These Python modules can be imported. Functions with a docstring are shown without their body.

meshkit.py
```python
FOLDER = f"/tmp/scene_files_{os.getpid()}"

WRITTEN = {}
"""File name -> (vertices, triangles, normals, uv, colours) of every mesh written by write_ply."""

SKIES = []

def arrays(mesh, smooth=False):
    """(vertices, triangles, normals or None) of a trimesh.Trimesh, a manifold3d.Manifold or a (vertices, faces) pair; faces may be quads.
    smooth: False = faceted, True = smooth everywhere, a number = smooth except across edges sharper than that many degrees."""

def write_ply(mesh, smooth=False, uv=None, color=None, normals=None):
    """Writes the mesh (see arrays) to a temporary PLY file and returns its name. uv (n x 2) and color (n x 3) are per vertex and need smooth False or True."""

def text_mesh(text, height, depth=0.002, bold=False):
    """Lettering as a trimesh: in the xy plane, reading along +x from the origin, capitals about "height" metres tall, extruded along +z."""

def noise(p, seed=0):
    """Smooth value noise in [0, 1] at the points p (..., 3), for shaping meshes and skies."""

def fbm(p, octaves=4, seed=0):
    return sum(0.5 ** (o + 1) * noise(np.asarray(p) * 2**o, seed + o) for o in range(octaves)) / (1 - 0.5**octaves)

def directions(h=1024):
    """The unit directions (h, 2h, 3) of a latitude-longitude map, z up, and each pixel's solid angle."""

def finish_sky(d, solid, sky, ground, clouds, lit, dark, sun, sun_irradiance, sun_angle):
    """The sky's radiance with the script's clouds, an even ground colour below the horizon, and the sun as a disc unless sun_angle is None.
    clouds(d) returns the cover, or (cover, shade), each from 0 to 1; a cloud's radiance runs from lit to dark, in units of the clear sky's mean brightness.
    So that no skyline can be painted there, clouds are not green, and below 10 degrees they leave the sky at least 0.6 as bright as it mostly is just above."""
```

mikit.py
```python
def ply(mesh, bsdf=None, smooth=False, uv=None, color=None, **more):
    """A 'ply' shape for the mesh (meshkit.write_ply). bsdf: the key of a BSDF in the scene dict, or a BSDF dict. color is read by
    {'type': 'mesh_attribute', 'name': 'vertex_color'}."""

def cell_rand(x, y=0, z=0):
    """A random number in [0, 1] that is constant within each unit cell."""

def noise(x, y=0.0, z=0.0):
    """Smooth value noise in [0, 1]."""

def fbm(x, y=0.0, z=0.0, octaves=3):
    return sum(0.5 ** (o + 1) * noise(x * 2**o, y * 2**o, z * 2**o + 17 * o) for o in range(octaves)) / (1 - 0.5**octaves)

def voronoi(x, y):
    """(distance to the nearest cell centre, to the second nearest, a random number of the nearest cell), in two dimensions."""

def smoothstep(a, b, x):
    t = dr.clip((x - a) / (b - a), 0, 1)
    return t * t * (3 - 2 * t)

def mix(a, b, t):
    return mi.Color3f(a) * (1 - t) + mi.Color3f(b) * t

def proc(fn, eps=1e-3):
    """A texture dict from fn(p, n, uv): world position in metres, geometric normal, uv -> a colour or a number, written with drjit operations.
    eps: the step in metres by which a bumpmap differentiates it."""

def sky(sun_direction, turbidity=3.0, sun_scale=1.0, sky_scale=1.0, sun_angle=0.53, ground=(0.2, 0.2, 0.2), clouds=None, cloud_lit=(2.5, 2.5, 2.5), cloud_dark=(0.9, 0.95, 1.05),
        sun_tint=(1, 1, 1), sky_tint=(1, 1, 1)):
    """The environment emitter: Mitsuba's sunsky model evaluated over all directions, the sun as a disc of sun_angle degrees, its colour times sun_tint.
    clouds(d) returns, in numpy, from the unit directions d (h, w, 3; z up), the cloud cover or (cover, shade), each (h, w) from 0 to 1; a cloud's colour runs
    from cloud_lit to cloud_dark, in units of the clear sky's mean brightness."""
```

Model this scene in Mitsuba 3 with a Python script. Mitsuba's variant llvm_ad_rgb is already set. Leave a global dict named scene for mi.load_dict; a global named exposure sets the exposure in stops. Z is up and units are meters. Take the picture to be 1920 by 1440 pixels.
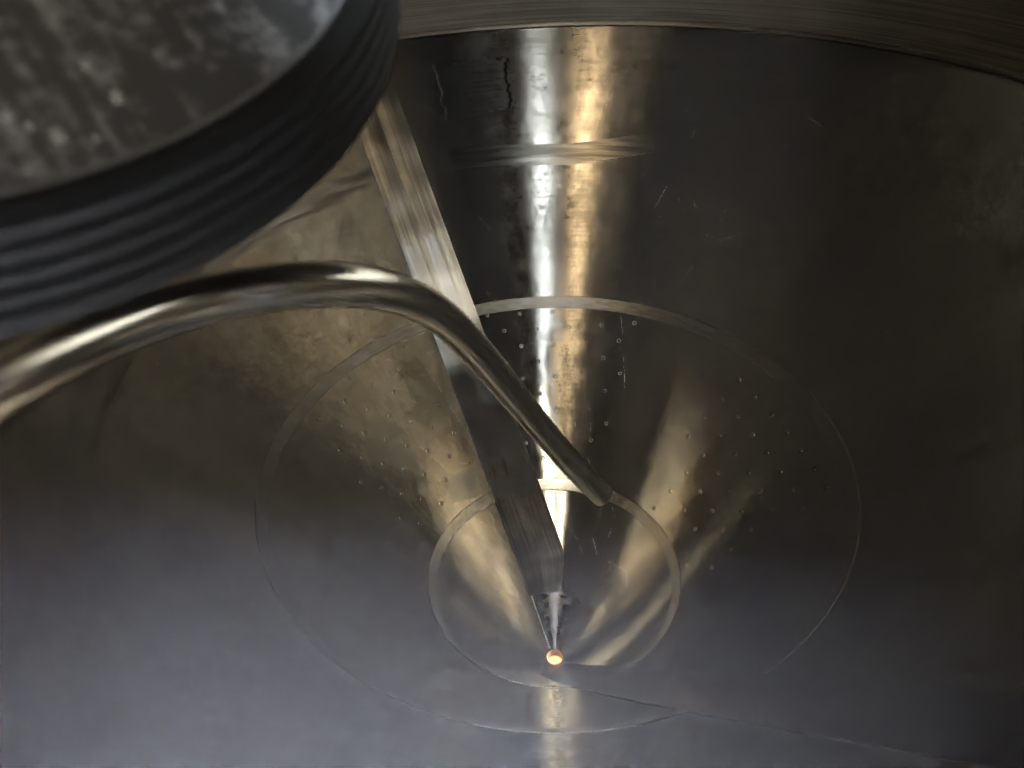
import math, random
import numpy as np, trimesh, drjit as dr, mitsuba as mi, mikit, meshkit
from mikit import proc, noise, fbm, voronoi, smoothstep, mix, ply

random.seed(7); RNG = np.random.default_rng(7)
T = mi.ScalarTransform4f
scene, labels = {}, {}

# ------------------------------------------------------------------ camera
EYE = np.array([0.0, -1.40494, 2.33469])
FW = np.array([-0.04981391, 0.7841896, -0.61851859])
UP = np.array([0.02128683, 0.61998036, 0.78432852])
scene['camera'] = {'type': 'thinlens', 'fov': 2 * math.degrees(math.atan(960 / 1387)), 'fov_axis': 'x',
                   'to_world': T().look_at(origin=EYE.tolist(), target=(EYE + FW).tolist(), up=UP.tolist()),
                   'aperture_radius': 0.0030, 'focus_distance': 2.35, 'near_clip': 0.01, 'medium': {'type': 'ref', 'id': 'haze_air'}, 'far_clip': 60.0}
exposure = 5.0
K = 2.0 ** -exposure
HLO, HHI = np.array([-2.8, -3.4, -1.8]), np.array([2.8, 2.8, 4.6])
def veil_mist():
    """density of the added vapour, shaped to veil the near wall below the manway"""
    n = 96
    z, y, x = np.meshgrid(*[(np.arange(n) + 0.5) / n * (HHI[k] - HLO[k]) + HLO[k] for k in (2, 1, 0)], indexing='ij')
    d = np.clip((-0.25 - y) / 0.60, 0, 1) * np.clip((2.28 - z) / 0.45, 0, 1) * np.clip((y + 1.42) / 0.1, 0, 1)
    f = meshkit.fbm(np.stack([x * 2.6 + y, y * 2.6, z * 2.6 - x], -1).reshape(-1, 3), 3, 9).reshape(d.shape)
    d = d * np.clip(0.35 + 1.3 * f, 0.3, 1.5)
    return np.ascontiguousarray((VEIL_MIST * d)[..., None].astype(np.float32))
VEIL_MIST = 0.11
scene['haze_air'] = {'type': 'heterogeneous', 'albedo': 0.95, 'sigma_t': {'type': 'gridvolume', 'grid': mi.VolumeGrid(veil_mist()), 'raw': True,
                     'to_world': T().translate(HLO.tolist()).scale((HHI - HLO).tolist())}}

# ------------------------------------------------------------------ lamps, then lights added to brighten single places
def rgb(r, g=None, b=None):
    return {'type': 'rgb', 'value': [r, r if g is None else g, r if b is None else b]}
LAMP_COOL = (2100 * K, 2380 * K, 2640 * K)
LAMP_WARM = (11800 * K, 8800 * K, 5200 * K)
PANEL = (1.85 * K, 1.52 * K, 1.13 * K)
VEIL_FILL = (6100 * K, 6650 * K, 8050 * K)
STRIP_FILL = (1620 * K, 1560 * K, 1420 * K)
STRIP_FILL2 = (42 * K, 38.5 * K, 31 * K)
ROOM_FILL = (10 * K, 10 * K, 9.8 * K)
FLOOR_FILL = (380 * K, 235 * K, 155 * K)

# ------------------------------------------------------------------ helpers
def grid(P, wrap=False):
    """faces of an (n, m, 3) array of points"""
    n, m = P.shape[:2]
    i, j = np.meshgrid(np.arange(n - 1), np.arange(m - 1), indexing='ij')
    a = (i * m + j).ravel(); b = a + m; c = b + 1; d = a + 1
    return P.reshape(-1, 3), np.vstack([np.stack([a, b, c], 1), np.stack([a, c, d], 1)])
def put(key, mesh, bsdf, smooth=False, uv=None, label=None, cat=None, group=None, kind=None, **more):
    scene[key] = ply(mesh, bsdf, smooth=smooth, uv=uv, **more)
    tag(key, label, cat, group, kind)
def tag(key, label=None, cat=None, group=None, kind=None):
    d = {k: v for k, v in (('label', label), ('category', cat), ('group', group), ('kind', kind)) if v}
    if d: labels[key] = {**labels.get(key, {}), **d}
def tube(path, radius, nseg=40):
    path = np.asarray(path, float); n = len(path)
    tg = np.gradient(path, axis=0); tg /= np.linalg.norm(tg, axis=1, keepdims=True)
    v = np.cross(tg[0], [0.1, 0.2, 1.0]); v /= np.linalg.norm(v); rings = []
    rad = np.broadcast_to(radius, n)
    for k in range(n):
        v = v - tg[k] * (v @ tg[k]); v /= np.linalg.norm(v); w = np.cross(tg[k], v)
        t = np.linspace(0, 2 * np.pi, nseg + 1)
        rings.append(path[k] + rad[k] * (np.cos(t)[:, None] * v + np.sin(t)[:, None] * w))
    P = np.array(rings)
    s = np.r_[0, np.cumsum(np.linalg.norm(np.diff(path, axis=0), axis=1))]
    uv = np.stack(np.broadcast_arrays(np.linspace(0, 1, nseg + 1)[None], s[:, None]), -1).reshape(-1, 2)
    return P, uv

# ------------------------------------------------------------------ tank geometry: apex of the cone at the origin
TA = 0.7386; AL = math.atan(TA); SA, CA = math.sin(AL), math.cos(AL)
Z0, ZK, ZTOP = 0.0372, 1.7364, 3.05
RC = TA * ZK
PHI0 = math.radians(-33.0)            # the sheet joint, hidden below the welded strip
rad = math.radians
def cone_pt(phi, z, lift=0.0):
    """a point on the cone's inner face, lifted towards the axis"""
    phi, z = np.broadcast_arrays(np.asarray(phi, float), np.asarray(z, float))
    r = TA * z
    n = np.stack([-np.sin(phi) * CA, -np.cos(phi) * CA, np.full_like(phi, SA)], -1)
    return np.stack([r * np.sin(phi), r * np.cos(phi), z], -1) + n * np.asarray(lift)[..., None]
def unroll(phi, z):
    R = z / CA; th = phi * SA
    return R * np.sin(th), R * np.cos(th)
# lattices of spot welds of the cooling jacket, in the unrolled sheet
LATT = {'centre': (0.81611, 0.07769, 0.42924, 0.47563), 'left': (1.28883, 0.07829, -0.29203, -0.06465), 'right': (0.81057, 0.08051, 0.12326, -0.54962)}
def lattice(name, lo, hi):
    a, s, p1, p2 = LATT[name]
    g = np.array([[math.cos(a), math.sin(a)], [-math.sin(a), math.cos(a)]]) * s
    i, j = np.meshgrid(np.arange(-30, 31), np.arange(-30, 31), indexing='ij')
    X = (np.stack([i.ravel() + p1, j.ravel() + p2], 1)) @ g
    z = np.hypot(X[:, 0], X[:, 1]) * CA; ph = np.arctan2(X[:, 0], X[:, 1]) / SA
    ok = (z > 0.53) & (z < 0.978) & (ph > rad(lo)) & (ph < rad(hi))
    return np.stack([ph[ok], z[ok]], 1)
SPOTS = np.vstack([lattice('left', -78, -35), lattice('centre', -16.9, 24), lattice('right', 52, 100)])

DENT = 0.022
def wave(phi, z):
    """hammered, slightly uneven sheet: metres towards the axis"""
    X, Y = unroll(phi, z)
    p = np.stack([X, Y, 0 * X], -1).reshape(-1, 3)
    w = (meshkit.fbm(p * 3.2, 3, 5).reshape(X.shape) - 0.5) * 0.00055
    # dents under the white streak below the upper weld band
    for z0, hz, ph0, amp in ((0.86, 0.10, 1.2, DENT), (0.72, 0.09, 2.4, DENT), (0.93, 0.025, 1.0, -0.6 * DENT)):
        sarc = TA * z * (phi - rad(ph0))
        w = w + amp * 0.035 * np.tanh(sarc / 0.035) * np.exp(-(sarc / 0.2) ** 2) * np.exp(-((z - z0) / hz) ** 2)
    return w
def build_cone():
    ph = PHI0 + np.linspace(0, 2 * np.pi, 1101)
    z = np.linspace(Z0, ZK, 420)
    PH, Z = np.meshgrid(ph, z, indexing='ij')
    d = wave(np.where(PH > np.pi, PH - 2 * np.pi, PH), Z)
    # quilting: the sheet bulges a little between its spot welds
    X, Y = unroll(np.where(PH > np.pi, PH - 2 * np.pi, PH), Z)
    sx, sy = unroll(SPOTS[:, 0], SPOTS[:, 1])
    from scipy.spatial import cKDTree
    dist, _ = cKDTree(np.stack([sx, sy], 1)).query(np.stack([X.ravel(), Y.ravel()], 1), distance_upper_bound=0.05)
    dist = np.minimum(dist, 0.05).reshape(X.shape)
    d = d - 0.0002 * np.exp(-(dist / 0.020) ** 2)
    d = d * np.clip((Z - Z0) / 0.05, 0, 1) * np.clip((ZK - Z) / 0.03, 0, 1)
    P = cone_pt(PH, Z, d)
    return grid(P[:, ::-1]), np.stack([PH, Z], -1)[:, ::-1].reshape(-1, 2)

# ------------------------------------------------------------------ materials
def steel_colour(p, n, uv):
    """rolled stainless sheet: cloudy patches, fine lines round the cone, dark specks where it has dried unevenly"""
    u, v = uv.x, uv.y
    a = fbm(u * 9, v * 5, 0.0, 3)
    b = fbm(u * 46, v * 30, 3.0, 3)
    c = 0.5 * noise(u * 7, v * 170, 5.0) + 0.5 * noise(u * 16, v * 420, 6.0)
    t = dr.clip(0.42 * a + 0.34 * b + 0.30 * c, 0, 1)
    base = mix((0.125, 0.115, 0.096), (0.30, 0.280, 0.242), smoothstep(0.3, 0.75, t))
    dash = smoothstep(0.70, 0.80, noise(u * 110, v * 330, 7.0)) * smoothstep(0.42, 0.62, fbm(u * 7, v * 6, 11.0, 2))
    w = dr.select(u > 3.14159, u - 6.28319, u)
    spat = smoothstep(0.62, 0.70, fbm(u * 60, v * 75, 13.0, 3)) * smoothstep(0.30, 0.20, dr.abs(w + 0.13)) * smoothstep(0.16, 0.06, dr.abs(v - 1.28))
    brown = smoothstep(4.9, 5.1, u) * smoothstep(0.10, 0.75, fbm(u * 5, v * 4, 21.0, 4))      # brown staining of the left sheet, also painting its light wedge bronze
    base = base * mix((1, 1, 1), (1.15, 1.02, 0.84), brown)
    return base * (1 - 0.55 * dash) * (1 - 0.5 * spat)
def stain(p, n, uv):
    """share of dry residue on the steel: flakes with outlines on the left sheet, next to none elsewhere"""
    u, v = uv.x, uv.y
    f = fbm(u * 9 + v * 2, v * 8 - u * 2, 1.0, 4)
    g = fbm(u * 38, v * 34, 4.0, 3)
    flakes = smoothstep(0.52, 0.57, 0.55 * f + 0.45 * g)
    return 0.002 + 0.04 * flakes * smoothstep(4.8, 5.1, u)
def rough_v(p, n, uv):
    return 0.34 + 0.12 * (fbm(uv.x * 30, uv.y * 20, 2.0, 3) - 0.5)
def rough_u(p, n, uv):
    return 0.017 + 0.012 * (fbm(uv.x * 22, uv.y * 30, 8.0, 3) - 0.4)
def res_colour(p, n, uv):
    return mix((0.20, 0.17, 0.13), (0.36, 0.32, 0.26), fbm(uv.x * 40, uv.y * 40, 9.0, 3))
def metal(au, av, col):
    return {'type': 'roughconductor', 'material': 'none', 'distribution': 'beckmann', 'alpha_u': au, 'alpha_v': av, 'specular_reflectance': col}
scene['residue'] = {'type': 'diffuse', 'reflectance': proc(res_colour)}
def two(b):
    return {'type': 'twosided', 'bsdf': b}
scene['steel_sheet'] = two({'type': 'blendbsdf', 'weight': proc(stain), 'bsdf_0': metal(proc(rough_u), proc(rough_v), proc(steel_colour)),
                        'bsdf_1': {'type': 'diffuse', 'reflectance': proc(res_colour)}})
def band_colour(p, n, uv):
    return mix((0.13, 0.12, 0.10), (0.30, 0.28, 0.245), fbm(uv.x * 30, uv.y * 200, 2.0, 3))
def dull_colour(p, n, uv):
    return mix((0.08, 0.073, 0.06), (0.21, 0.195, 0.17), smoothstep(0.25, 0.75, fbm(uv.x * 8, uv.y * 120, 4.0, 3)))
scene['steel_band'] = two(metal(0.12, 0.34, proc(band_colour)))
scene['steel_band_dull'] = two(metal(0.035, 0.30, proc(dull_colour)))
def strip_colour(p, n, uv):
    return mix((0.20, 0.188, 0.165), (0.40, 0.385, 0.35), smoothstep(0.2, 0.8, fbm(uv.x * 170, uv.y * 5, 2.0, 4)))
scene['steel_strip'] = two(metal(0.14, 0.07, proc(strip_colour)))
def shell_colour(p, n, uv):
    t = 0.32 * noise(uv.x * 2.5, uv.y * 260, 1.0) + 0.25 * noise(uv.x * 9, uv.y * 700, 4.0) + 0.45 * fbm(uv.x * 6, uv.y * 9, 2.0, 3)
    return mix((0.14, 0.124, 0.096), (0.25, 0.227, 0.185), smoothstep(0.25, 0.8, t))
scene['steel_shell'] = two(metal(0.28, 0.36, proc(shell_colour)))
scene['steel_pipe'] = two(metal(0.06, 0.06, rgb(0.72, 0.71, 0.69)))
def ground_colour(p, n, uv):
    return mix((0.07, 0.066, 0.058), (0.19, 0.18, 0.16), fbm(uv.x * 16, uv.y * 160, 3.0, 3))
scene['steel_ground'] = two(metal(0.03, 0.28, proc(ground_colour)))
def scuff_colour(p, n, uv):
    return mix((0.10, 0.093, 0.08), (0.19, 0.178, 0.155), smoothstep(0.3, 0.72, fbm(uv.x * 5 + uv.y * 20, uv.y * 120 - uv.x * 3, 3.0, 4)))
def scuff_rough(p, n, uv):
    return 0.025 + 0.05 * smoothstep(0.3, 0.7, fbm(uv.x * 5, uv.y * 110, 8.0, 3))
scene['steel_scuffed'] = two(metal(proc(scuff_rough), 0.30, proc(scuff_colour)))
scene['steel_scratch'] = two(metal(0.25, 0.25, rgb(0.6, 0.58, 0.54)))
scene['steel_spot'] = two(metal(0.11, 0.11, rgb(0.17, 0.16, 0.14)))
scene['steel_dull'] = two(metal(0.3, 0.3, rgb(0.5, 0.47, 0.42)))
scene['rubber'] = {'type': 'principled', 'base_color': rgb(0.011), 'roughness': 0.6, 'specular': 0.1}
def door_colour(p, n, uv):
    """dark plate with dried drip marks; uv.x across the fall line, uv.y along it"""
    st = 0.5 * fbm(uv.x * 150, uv.y * 9, 2.0, 3) + 0.5 * fbm(uv.x * 60, uv.y * 5, 5.0, 3)
    bl = fbm(uv.x * 14, uv.y * 12, 6.0, 4)
    t = smoothstep(0.40, 0.80, 0.36 * st + 0.40 * bl + 0.24 * fbm(uv.x * 120, uv.y * 110, 9.0, 3))
    return mix((0.045, 0.047, 0.048), (0.62, 0.63, 0.62), t)
scene['door_rubber'] = {'type': 'principled', 'base_color': proc(door_colour), 'roughness': 0.5, 'specular': 0.4}
scene['rim_steel'] = two({'type': 'principled', 'base_color': rgb(0.16), 'roughness': 0.5, 'metallic': 0.3})
scene['steel_roof'] = two(metal(0.3, 0.3, rgb(0.06, 0.056, 0.05)))
scene['added_reflector'] = two({'type': 'diffuse', 'reflectance': rgb(0.64, 0.62, 0.57)})  # matte face of the added reflector
scene['dried_drop'] = two({'type': 'roughplastic', 'diffuse_reflectance': rgb(0.5, 0.49, 0.45), 'alpha': 0.2})
scene['room_paint'] = {'type': 'diffuse', 'reflectance': rgb(0.6, 0.58, 0.54)}
scene['tile'] = {'type': 'diffuse', 'reflectance': rgb(0.42, 0.27, 0.17)}
scene['black'] = two({'type': 'diffuse', 'reflectance': rgb(0.03)})

# ------------------------------------------------------------------ the tank
m, uv = build_cone()
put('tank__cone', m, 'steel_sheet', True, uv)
def ring_band(key, z_mid, half, lift, lo, hi, mat, bow=0.0015, n=500):
    ph = np.linspace(rad(lo), rad(hi), n)
    s = np.array([-1, -0.98, -0.8, -0.3, 0.3, 0.8, 0.98, 1.0]); l = np.array([-1.0, 0.5, 0.9, 1, 1, 0.9, 0.5, -1.0])
    zz = z_mid(ph) if callable(z_mid) else np.full_like(ph, z_mid)
    h = half(ph) if callable(half) else np.full_like(ph, half)
    Z = zz[:, None] + s[None] * h[:, None]; PH = np.broadcast_to(ph[:, None], Z.shape)
    P = cone_pt(PH, Z, lift + bow * np.broadcast_to(l[None], Z.shape))
    put(key, grid(P[:, ::-1]), mat, 35 if False else True, np.stack([PH, Z], -1)[:, ::-1].reshape(-1, 2))
ring_band('tank__weld_band', 0.497, 0.016, 0.0014, -33, 327, 'steel_band', 0.0012)
ring_band('tank__weld_band_001', 0.996, 0.016, 0.001, -33, 327, 'steel_band', 0.0008)
R3 = np.array([(-170, 1.35), (-100, 1.36), (-56.7, 1.376), (-43.5, 1.385), (-29.9, 1.405), (-16, 1.404), (3, 1.394), (14.7, 1.418), (22, 1.447), (34.1, 1.527), (39.7, 1.576), (52, 1.7)])
from scipy.interpolate import PchipInterpolator
ring_band('tank__weld_band_002', lambda ph: PchipInterpolator(np.radians(R3[:, 0]), R3[:, 1])(ph), 0.028, 0.0006, -150, 26, 'steel_band_dull', 0.0001)

def strip(key, phc, side, z_lo, z_hi, mat, w=0.168, hk=1.0):
    z = np.linspace(z_lo, z_hi, 160)
    r = TA * z
    width = np.minimum(w, 0.75 * r)
    pl = np.full_like(z, phc); pr = phc + side * width / r
    A = cone_pt(pl, z, 0.0); B = cone_pt(pr, z, 0.0)
    N = cone_pt((pl + pr) / 2, z, 1.0) - cone_pt((pl + pr) / 2, z, 0.0)
    # facets across the strip: (from, to, lift from, lift to); the strip is flat, so it stands proud of the hollow cone
    V, F, UV, o = [], [], [], 0
    for f0, f1, l0, l1 in ((0.0, 0.0, -0.004, 0.003), (0.0, 0.47, 0.003, 0.0035), (0.47, 0.50, 0.0035, 0.0037), (0.50, 0.985, 0.0037, 0.0055), (0.985, 1.0, 0.0055, -0.004)):
        ff = np.linspace(f0, f1, 5); ll = np.linspace(l0, l1, 5) + (0.0 if f1 - f0 < 0.1 else 0.0012) * np.sin(np.pi * np.linspace(0, 1, 5))
        wob = 0.0007 * np.sin(z * 23 + f0 * 9) + 0.0006 * np.sin(z * 51 + 2)
        P = A[:, None] * (1 - ff[None, :, None]) + B[:, None] * ff[None, :, None] + N[:, None] * hk * (ll[None] + (wob[:, None] if l0 > 0 and l1 > 0 else 0))[..., None]
        v, f = grid(P); V.append(v); F.append(f + o); o += len(v)
        UV.append(np.stack(np.broadcast_arrays(ff[None] * w, z[:, None]), -1).reshape(-1, 2))
    # end cap towards the outlet
    e0 = np.array([A[0] - N[0] * 0.004, B[0] - N[0] * 0.004, B[0] + N[0] * 0.006 * hk, A[0] + N[0] * 0.003 * hk])
    V.append(e0); F.append(np.array([(0, 1, 2), (0, 2, 3)]) + o); UV.append(np.array([(0, 0), (w, 0), (w, 0.01), (0, 0.01)]))
    put(key, (np.vstack(V), np.vstack(F)), mat, True, np.vstack(UV))
strip('tank__seam_strip', rad(-32.0), 1, 0.205, 1.71, 'steel_strip')
strip('tank__seam_strip_001', rad(148.5), 1, 0.10, 1.71, 'steel_strip', hk=0.3)

def spot_mesh():
    t = np.linspace(0, 2 * np.pi, 17)
    prof = [(0.0, 0.0008), (0.0028, 0.0006), (0.0052, 0.0010), (0.0070, 0.0014), (0.0084, 0.0010), (0.0098, -0.0006)]
    return np.array(prof), t
prof, tt = spot_mesh()
for k, (ph, z) in enumerate(SPOTS):
    c = cone_pt(ph, z, -0.0009); n = cone_pt(ph, z, 1.0) - cone_pt(ph, z, 0.0)
    a = np.array([math.cos(ph), -math.sin(ph), 0.0]); b = np.cross(n, a)
    s = RNG.uniform(0.72, 0.98)
    P = c + s * prof[:, None, :1] * (np.cos(tt)[None, :, None] * a + np.sin(tt)[None, :, None] * b) + prof[:, None, 1:] * n
    put('tank__spot_weld' + (f'_{k:03d}' if k else ''), grid(P), 'steel_spot', True)

# ground patches: thin skins with ragged edges
def patch(key, corners, mat, lift=0.0004, n=26, jit=0.05, sink=0.0008):
    c = np.array(corners, float); r_ = np.random.default_rng(len(key) + int(abs(c[0, 0]) * 10))
    a = np.linspace(0, 1, n)
    ea, eb, ec, ed = (np.cumsum(r_.normal(0, 1, n)) for _ in range(4))
    ea, eb, ec, ed = ((e - np.linspace(e[0], e[-1], n)) / (np.abs(e).max() + 1e-9) * jit for e in (ea, eb, ec, ed))
    U, V = np.meshgrid(a, a, indexing='ij')
    U = U + (1 - U) * ea[None, :] + U * eb[None, :] * 1.0
    V = V + (1 - V) * ec[:, None] + V * ed[:, None]
    q = ((1 - U) * (1 - V))[..., None] * c[0] + (U * (1 - V))[..., None] * c[1] + (U * V)[..., None] * c[2] + ((1 - U) * V)[..., None] * c[3]
    ph, z = np.radians(q[..., 0]), q[..., 1]
    L = np.full(ph.shape, lift); L[0] = L[-1] = -sink; L[:, 0] = L[:, -1] = -sink
    L = L + meshkit.fbm(np.stack([*unroll(ph, z), 0 * z], -1).reshape(-1, 3) * 60, 2, 3).reshape(z.shape) * 0.0002
    put(key, grid(cone_pt(ph, z, L)), mat, True, np.stack([ph, z], -1).reshape(-1, 2))
patch('tank__ground_patch', [(-17.6, 1.657), (-4.7, 1.656), (-5.3, 1.521), (-17.5, 1.506)], 'steel_ground', jit=0.08)
patch('tank__ground_patch_001', [(-50.1, 0.599), (-36.2, 0.591), (-37.5, 0.520), (-53, 0.543)], 'steel_ground', jit=0.1)
patch('tank__ground_patch_002', [(46, 0.249), (51.7, 0.324), (84.6, 0.336), (86.6, 0.237)], 'steel_scuffed', jit=0.06)
patch('tank__ground_patch_003', [(-24, 0.20), (34, 0.195), (48, 0.075), (-24, 0.075)], 'steel_scuffed', lift=0.0001, jit=0.14, sink=0.0002)
# scratches: thin raised burrs
def burr(key, pts, r0=0.0009):
    q = np.array(pts, float); k = np.linspace(0, 1, 24)
    ph = np.radians(np.interp(k, np.linspace(0, 1, len(q)), q[:, 0])); z = np.interp(k, np.linspace(0, 1, len(q)), q[:, 1])
    k = np.linspace(0, 1, 24); wv = 0.55 + 0.45 * np.sin(k * 31 + q[0, 0]) * np.sin(k * 13 + q[0, 1])
    P, _ = tube(cone_pt(ph, z, 0.0), np.maximum(r0 * np.sin(np.pi * k) ** 0.5 * wv, 1e-4), 7)
    put(key, grid(P), 'steel_scratch', True)
SCR = [[(19.4, .985), (20.4, .955), (21.8, .907)], [(21.9, .90), (24.3, .824), (27.6, .728)], [(14.2, .75), (17.2, .621)], [(-14.2, 1.245), (-11.8, 1.20)], [(-5.2, 1.46), (-9, 1.48)],
       [(1.5, .40), (12, .38), (19, .352)], [(22, .345), (25, .315)], [(48, .335), (66, .355), (74, .33)], [(24, 1.33), (22.6, 1.27)], [(-9.6, 1.24), (-8, 1.22)], [(13, 1.60), (10.5, 1.52), (9.2, 1.44)],
       [(-3, .42), (5, .405)], [(-16, 1.05), (-12, .99)], [(-38.5, .93), (-36, .82), (-33.6, .70)], [(-52, .72), (-46, .60)], [(30, .37), (38, .33)]]
for k, q in enumerate(SCR):
    burr('tank__scratch' + (f'_{k:03d}' if k else ''), q, 0.0007 if k < 3 else 0.0005)
rs = np.random.default_rng(11)
for k in range(34):
    p0, z0 = rs.uniform(-62, 48), rs.uniform(0.3, 1.62)
    if -34 < p0 < -12 and z0 > 0.3: continue
    dp, dz = rs.normal(0, 2.2), rs.normal(0, 0.035)
    burr(f'tank__scratch_{k + 40:03d}', [(p0, z0), (p0 + 0.6 * dp, z0 + 0.4 * dz), (p0 + dp, z0 + dz)], rs.uniform(0.0002, 0.00045))
# weld bead from the strip's end down to the outlet
zz = np.linspace(0.21, 0.045, 90)
P, _ = tube(cone_pt(np.full_like(zz, rad(-30.0)), zz, 0.0), 0.0035 + 0.0006 * np.sin(zz * 900), 12)
put('tank__weld_bead', grid(P), 'steel_dull', True)

# cylindrical wall with the manway opening on the camera's side
MW = np.array([-0.20, 2.30]); MA, MB = 0.50, 0.43
def shell():
    # the opening: polar patch around it, meeting a grid of the remaining wall
    hx, hz = 0.62, 0.54                                    # box (arc length, height) that holds the opening
    a0, a1 = np.pi + 0, np.pi
    cx = MW[0]
    def cyl(s, z):                                         # s: arc length from the manway's foot (x=0,y=-RC), positive to +x
        th = s / RC
        return np.stack([RC * np.sin(th), -RC * np.cos(th), z], -1)
    parts = []
    t = np.linspace(0, 2 * np.pi, 161)
    e = np.stack([cx + MA * np.cos(t), MW[1] + MB * np.sin(t)], -1)
    k = 1 / np.maximum(np.abs(np.cos(t)), np.abs(np.sin(t)))
    o = np.stack([cx + hx * np.cos(t) * k, MW[1] + hz * np.sin(t) * k], -1)
    w = np.linspace(0, 1, 6)[:, None, None]
    Q = e[None] * (1 - w) + o[None] * w
    parts.append(grid(cyl(Q[..., 0], Q[..., 1])))
    def quad(s0, s1, z0, z1, n, m_):
        S, Zz = np.meshgrid(np.linspace(s0, s1, n), np.linspace(z0, z1, m_), indexing='ij')
        parts.append(grid(cyl(S, Zz)[:, ::-1]))
    full = 2 * np.pi * RC
    quad(cx - hx, cx + hx, ZK, MW[1] - hz, 60, 4)
    quad(cx - hx, cx + hx, MW[1] + hz, ZTOP, 60, 8)
    quad(cx + hx, cx - hx + full, ZK, ZTOP, 500, 40)
    ms = [trimesh.Trimesh(v, f, process=False) for v, f in parts]
    for mm in ms:                                          # normals towards the axis
        c = mm.triangles_center; flip = (mm.face_normals[:, :2] * c[:, :2]).sum(1) > 0
        mm.faces[flip] = mm.faces[flip][:, ::-1]
    out = trimesh.util.concatenate(ms)
    v = out.vertices
    uv = np.stack([np.arctan2(v[:, 0], v[:, 1]), v[:, 2]], -1)
    return out, uv
ms_, uvs = shell()
put('tank__shell', ms_, 'steel_shell', True, uvs)
# pale matte reflector added on the right shell, mirrored in cone and pipe
tp, zz = np.meshgrid(np.radians(np.linspace(32, 126, 120)), np.linspace(0, 1, 24), indexing='ij')
zc = 2.12 + 0.06 * np.sin(tp * 7) + zz * (0.72 + 0.05 * np.sin(tp * 11 + 1))
lf = 0.004 + 0.002 * meshkit.fbm(np.stack([tp * 9, zc * 9, 0 * tp], -1).reshape(-1, 3), 3, 2).reshape(tp.shape); lf[0] = lf[-1] = -0.002; lf[:, 0] = lf[:, -1] = -0.002
put('tank__added_reflector', grid(np.stack([(RC - lf) * np.sin(tp), (RC - lf) * np.cos(tp), zc], -1)), 'added_reflector', True)
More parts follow.
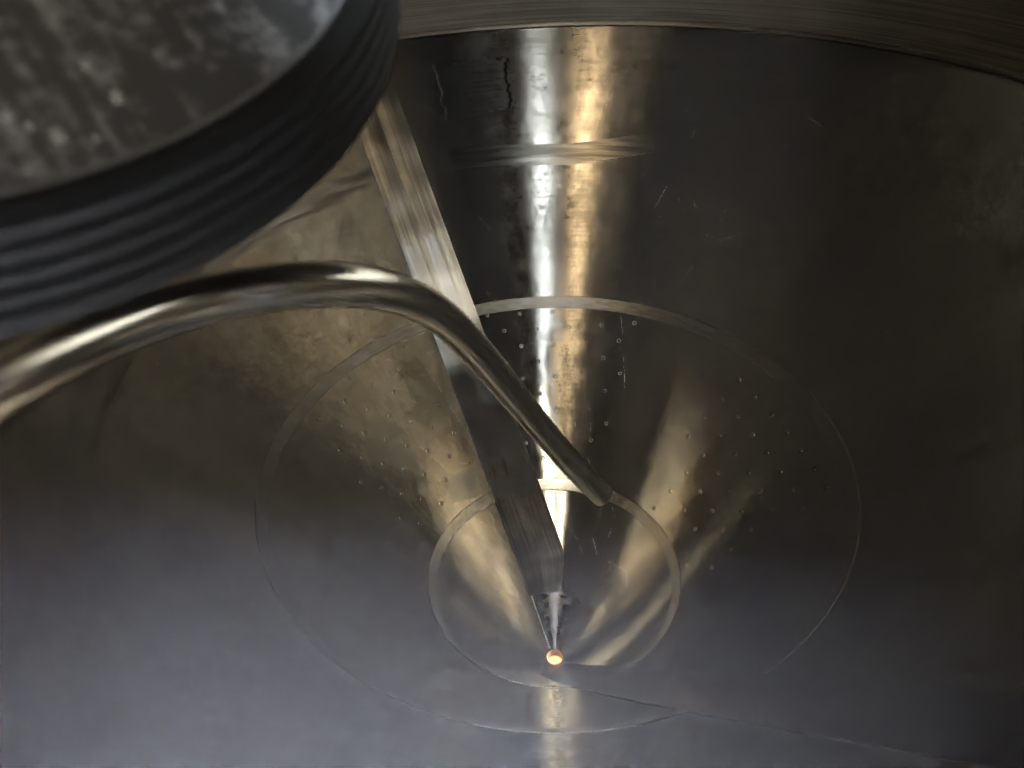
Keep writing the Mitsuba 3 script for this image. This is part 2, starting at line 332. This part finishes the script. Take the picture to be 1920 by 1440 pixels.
# small step where the shell meets the cone
tp = np.linspace(0, 2 * np.pi, 361)
ring = np.stack([np.stack([(RC + a) * np.sin(tp), (RC + a) * np.cos(tp), np.full_like(tp, ZK + h)], -1) for a, h in ((0.0, -0.006), (-0.003, -0.004), (-0.0065, 0.0005), (-0.0068, 0.004), (-0.004, 0.010), (0.0, 0.013))])
put('tank__shell_step', grid(ring), 'steel_band', True, np.stack(np.broadcast_arrays(tp[None], np.linspace(0, 0.02, 6)[:, None]), -1).reshape(-1, 2))
# dished roof
PORT = np.array([-0.245, -0.72]); PR = 0.40                 # top port, open
tp = np.linspace(0, 2 * np.pi, 181); rr = np.linspace(0, 1, 24)
rim = np.stack([np.sin(tp), np.cos(tp)], -1)
XY = (PORT + PR * rim)[None] * (1 - rr[:, None, None]) + (RC * rim)[None] * rr[:, None, None]
dome = np.concatenate([XY, (ZTOP + 0.45 * (1 - (XY ** 2).sum(-1) / RC ** 2))[..., None]], -1)
put('tank__roof', grid(dome), 'steel_roof', True)
# manway neck
t = np.linspace(0, 2 * np.pi, 161)
nin = []
for y, k in ((0, 1.0), (-0.05, 1.0), (-0.10, 1.0), (-0.16, 1.0), (-0.162, 1.01), (-0.162, 1.06)):
    s = MW[0] + MA * k * np.cos(t); z = MW[1] + MB * k * np.sin(t)
    th = (MW[0] + MA * np.cos(t)) / RC
    x0, y0 = RC * np.sin(th), -RC * np.cos(th)
    nin.append(np.stack([x0 * k if False else x0 + MA * (k - 1) * np.cos(t), np.where(y == 0, y0, -RC - 0.0 + y), z], -1))
nv, nf = grid(np.array(nin))
put('tank__manway_neck', (nv, nf), 'steel_dull', 30)
# outlet pipe under the cone
P, _ = tube([(0, 0, Z0), (0, 0, 0.02), (0, 0, 0.0)], TA * Z0, 40)
put('tank__outlet_pipe', grid(P), 'steel_pipe', True)
tag('tank', 'stainless steel conical tank seen from its manway, stained inside and tapering to a small outlet', 'tank')

# ------------------------------------------------------------------ manway door with its gasket
DC = np.array([-0.3714, -0.8907, 2.3255]); DN = np.array([0.3451, -0.3918, 0.8529]); DA = np.array([0.7146, -0.4794, -0.5094]); DB = np.array([0.6085, 0.7852, 0.1145])
Da, Db = 0.26, 0.296
DROPS = [(0.2073, -0.0119, 0.0042), (0.2144, -0.0515, 0.0046), (0.1802, -0.011, 0.003), (0.225, -0.0376, 0.0022), (0.1912, -0.0628, 0.003), (0.2024, -0.0583, 0.0026)]
def dpt(t, off, h):
    t = np.asarray(t, float)
    nx, ny = np.cos(t) / Da, np.sin(t) / Db; l = np.hypot(nx, ny)
    x = Da * np.cos(t) + off * nx / l; y = Db * np.sin(t) + off * ny / l
    return DC + x[..., None] * DA + y[..., None] * DB + np.asarray(h)[..., None] * DN
DG = np.array([0, 0, -1.0]) + DN[2] * DN; DG /= np.linalg.norm(DG); DX = np.cross(DG, DN)
t = np.linspace(0, 2 * np.pi, 241)
rows, uvr = [], []
for k in np.linspace(0, 1, 40):
    q = DC + (dpt(t, 0.0, 0.0 * t) - DC) * k
    rows.append(q)
    w = q - DC; uvr.append(np.stack([w @ DX, w @ DG], -1))
P = np.array(rows)
put('manway_door__plate', grid(P), 'door_rubber', True, np.array(uvr).reshape(-1, 2))
rimP = np.array([dpt(t, o, np.full_like(t, h)) for o, h in ((-0.016, 0.0), (-0.0155, 0.0025), (-0.0135, 0.0035), (-0.0115, 0.0025), (-0.011, 0.0))])
put('manway_door__rim', grid(rimP), 'rim_steel', True)
for k, (x, y, r0) in enumerate(DROPS):
    c = DC + x * DA + y * DB
    a = np.linspace(0, 2 * np.pi, 17)
    pr = np.array([(1.0, -0.02), (0.95, 0.28), (0.75, 0.5), (0.4, 0.62), (0.0, 0.66)]) * r0
    P = c + pr[:, None, :1] * (np.cos(a)[None, :, None] * DX * 0.75 + np.sin(a)[None, :, None] * DG * 1.25) + pr[:, None, 1:] * DN
    put('manway_door__droplet' + (f'_{k:03d}' if k else ''), grid(P), 'dried_drop', True)
# ribbed gasket: profile (offset outwards, height)
gp = [(-0.012, 0.0), (-0.010, 0.004), (-0.004, 0.005)]
for i in range(5):
    a = i / 5
    o, h = 0.021 * a + 0.003, -0.060 * a + 0.002
    gp += [(o, h), (o + 0.0032, h - 0.0015), (o + 0.0042, h - 0.0085), (o + 0.0022, h - 0.0105)]
gp += [(0.024, -0.060), (0.020, -0.068), (-0.01, -0.07), (-0.25, -0.07)]
gP = np.array([dpt(t, o, np.full_like(t, h)) for o, h in gp])
gm = grid(gP)
put('manway_door__gasket', gm, {'type': 'twosided', 'bsdf': {'type': 'ref', 'id': 'rubber'}}, 30)
tag('manway_door', 'oval manway door hanging at upper left, dark streaked plate inside a thick ribbed black rubber gasket', 'door')

# ------------------------------------------------------------------ bent pipe
KEY = np.array([(-0.30, -1.34, 2.15), (-0.325, -1.23, 2.12), (-0.337, -1.118, 2.085), (-0.348, -1.045, 2.059), (-0.335, -0.945, 2.032), (-0.281, -0.866, 2.012), (-0.205, -0.812, 1.99), (-0.146, -0.735, 1.925), (-0.096, -0.625, 1.78), (-0.035, -0.54, 1.60), (0.030, -0.495, 1.45), (0.092, -0.465, 1.331)])
from scipy.interpolate import make_interp_spline
sk = np.r_[0, np.cumsum(np.linalg.norm(np.diff(KEY, axis=0), axis=1))]
path = make_interp_spline(sk, KEY, k=3)(np.linspace(0, sk[-1], 160))
P, uvp = tube(path, 0.0215, 48)
end = path[-1]; tg = path[-1] - path[-2]; tg /= np.linalg.norm(tg)
inner = np.array([end + (P[-1] - end) * k + tg * d for k, d in ((0.97, 0.0015), (0.88, 0.0012), (0.85, -0.002), (0.85, -0.06), (0.0, -0.06))])
put('bent_pipe__tube', grid(np.concatenate([P, inner])), 'steel_pipe', 40)
tag('bent_pipe', 'bent steel pipe arching from the left edge below the gasket to its tip', 'pipe')

# ------------------------------------------------------------------ outside: floor under the outlet, room behind the manway, lamps and added lights
def box(key, lo, hi, mat, **k):
    b = trimesh.creation.box(bounds=[lo, hi]); put(key, b, mat, False, **k)
put('floor', trimesh.creation.box(bounds=[(-2.4, -3.0, -0.75), (2.4, 2.4, -0.65)]), 'tile', label=None, kind='structure')
def lamp(key, c, target, w, h, rad_, label, hood=0):
    c = np.array(c, float); d = np.array(target, float) - c; d /= np.linalg.norm(d)
    to = T().look_at(origin=c.tolist(), target=(c + d).tolist(), up=[0.05, 0.1, 1])
    hb = trimesh.creation.box(bounds=[(-w / 2 - 0.01, -h / 2 - 0.01, -0.05), (w / 2 + 0.01, h / 2 + 0.01, -0.004)])
    put(key + '__housing', hb, 'black', to_world=to)
    pl = (np.array([(-w / 2, -h / 2, 0), (w / 2, -h / 2, 0), (w / 2, h / 2, 0), (-w / 2, h / 2, 0.0)]), np.array([(0, 1, 2), (0, 2, 3)]))
    put(key + '__glass', pl, 'black', to_world=to, emitter={'type': 'area', 'radiance': rgb(*rad_)})
    if hood:                                                # open hood round the glass
        q = np.array([[-1, -1], [1, -1], [1, 1], [-1, 1], [-1, -1]]) * [w / 2 + 0.012, h / 2 + 0.012]
        hp = np.array([np.c_[q * k, np.full(5, z)] for k, z in ((1, -0.03), (1.0, hood), (1.06, hood), (1.06, -0.03))])
        put(key + '__hood', grid(hp), 'black', to_world=to)
    tag(key, label, 'lamp')
lamp('work_lamp', (0.025, -1.22, 2.68), (0.02, 0.80, 1.15), 0.036, 0.036, LAMP_COOL, 'cool white work lamp at the upper lip of the manway', hood=0.1)
lamp('bulkhead_lamp', (-0.30, -0.75, 3.62), (0.06, 0.72, 1.12), 0.016, 0.016, LAMP_WARM, 'small warm lamp hung above the open top port of the tank', hood=0.07)
lamp('ceiling_panel', (-0.25, -1.0, 4.0), (-0.2, 0.6, 1.0), 1.6, 1.2, PANEL, 'wide pale ceiling light panel over the tank')
lamp('added_strip_light', (0.15, -0.45, 3.17), (1.2, 0.12, 2.68), 0.30, 0.05, STRIP_FILL, 'added strip light under the tank roof, lighting the pale reflector on the right wall', hood=0.12)  # added, unseen: feeds the reflector that the cone and pipe mirror
lamp('added_veil_light', (-0.13, -1.561, 2.547), (-0.16, -0.946, 0.488), 0.07, 0.05, VEIL_FILL, 'added cool hooded light outside the manway, lighting the vapour below the camera', hood=0.13)  # added, unseen: lights the vapour so it reads as a bluish veil
lamp('added_room_light', (0.0, -2.4, 2.25), (0.0, 0.0, 2.2), 0.36, 0.30, ROOM_FILL, 'added broad pale fill light behind the manway, for pipe and door')  # added, unseen: puts a highlight on the pipe and lifts the door
for k, (o, t_, c_, g) in enumerate((((-0.30, -0.95, 3.4), (-0.35, 0.30, 0.45), 8.5, 1.0), ((0.80, -0.52, 2.46), (-0.30, 0.66, 0.99), 6, 0.014), ((0.05, -0.95, 3.4), (0.33, 0.34, 0.48), 9, 1.35))):  # added beams for the side wedges and the strip's bright patch
    scene[f'added_beam_{k + 1:03d}'] = {'type': 'spot', 'to_world': T().look_at(origin=list(o), target=list(t_), up=[0, 0, 1]), 'intensity': rgb(*(g * np.array(STRIP_FILL2)).tolist()), 'cutoff_angle': c_, 'beam_width': 0.6 * c_}
lamp('added_floor_light', (0.35, 0.40, -0.2), (0, 0.36, -0.65), 0.15, 0.15, FLOOR_FILL, 'added warm light under the tank, brightening the floor seen through the outlet')  # added, unseen: makes the outlet's floor spot glow warm

scene['haze'] = {'type': 'cube', 'to_world': T().translate(((HLO + HHI) / 2).tolist()).scale(((HHI - HLO) / 2).tolist()), 'bsdf': {'type': 'null'}, 'interior': {'type': 'ref', 'id': 'haze_air'}}  # vapour added as a pale veil, thickest low by the manway
tag('haze', kind='stuff', label='added thin vapour veiling the view below the manway')
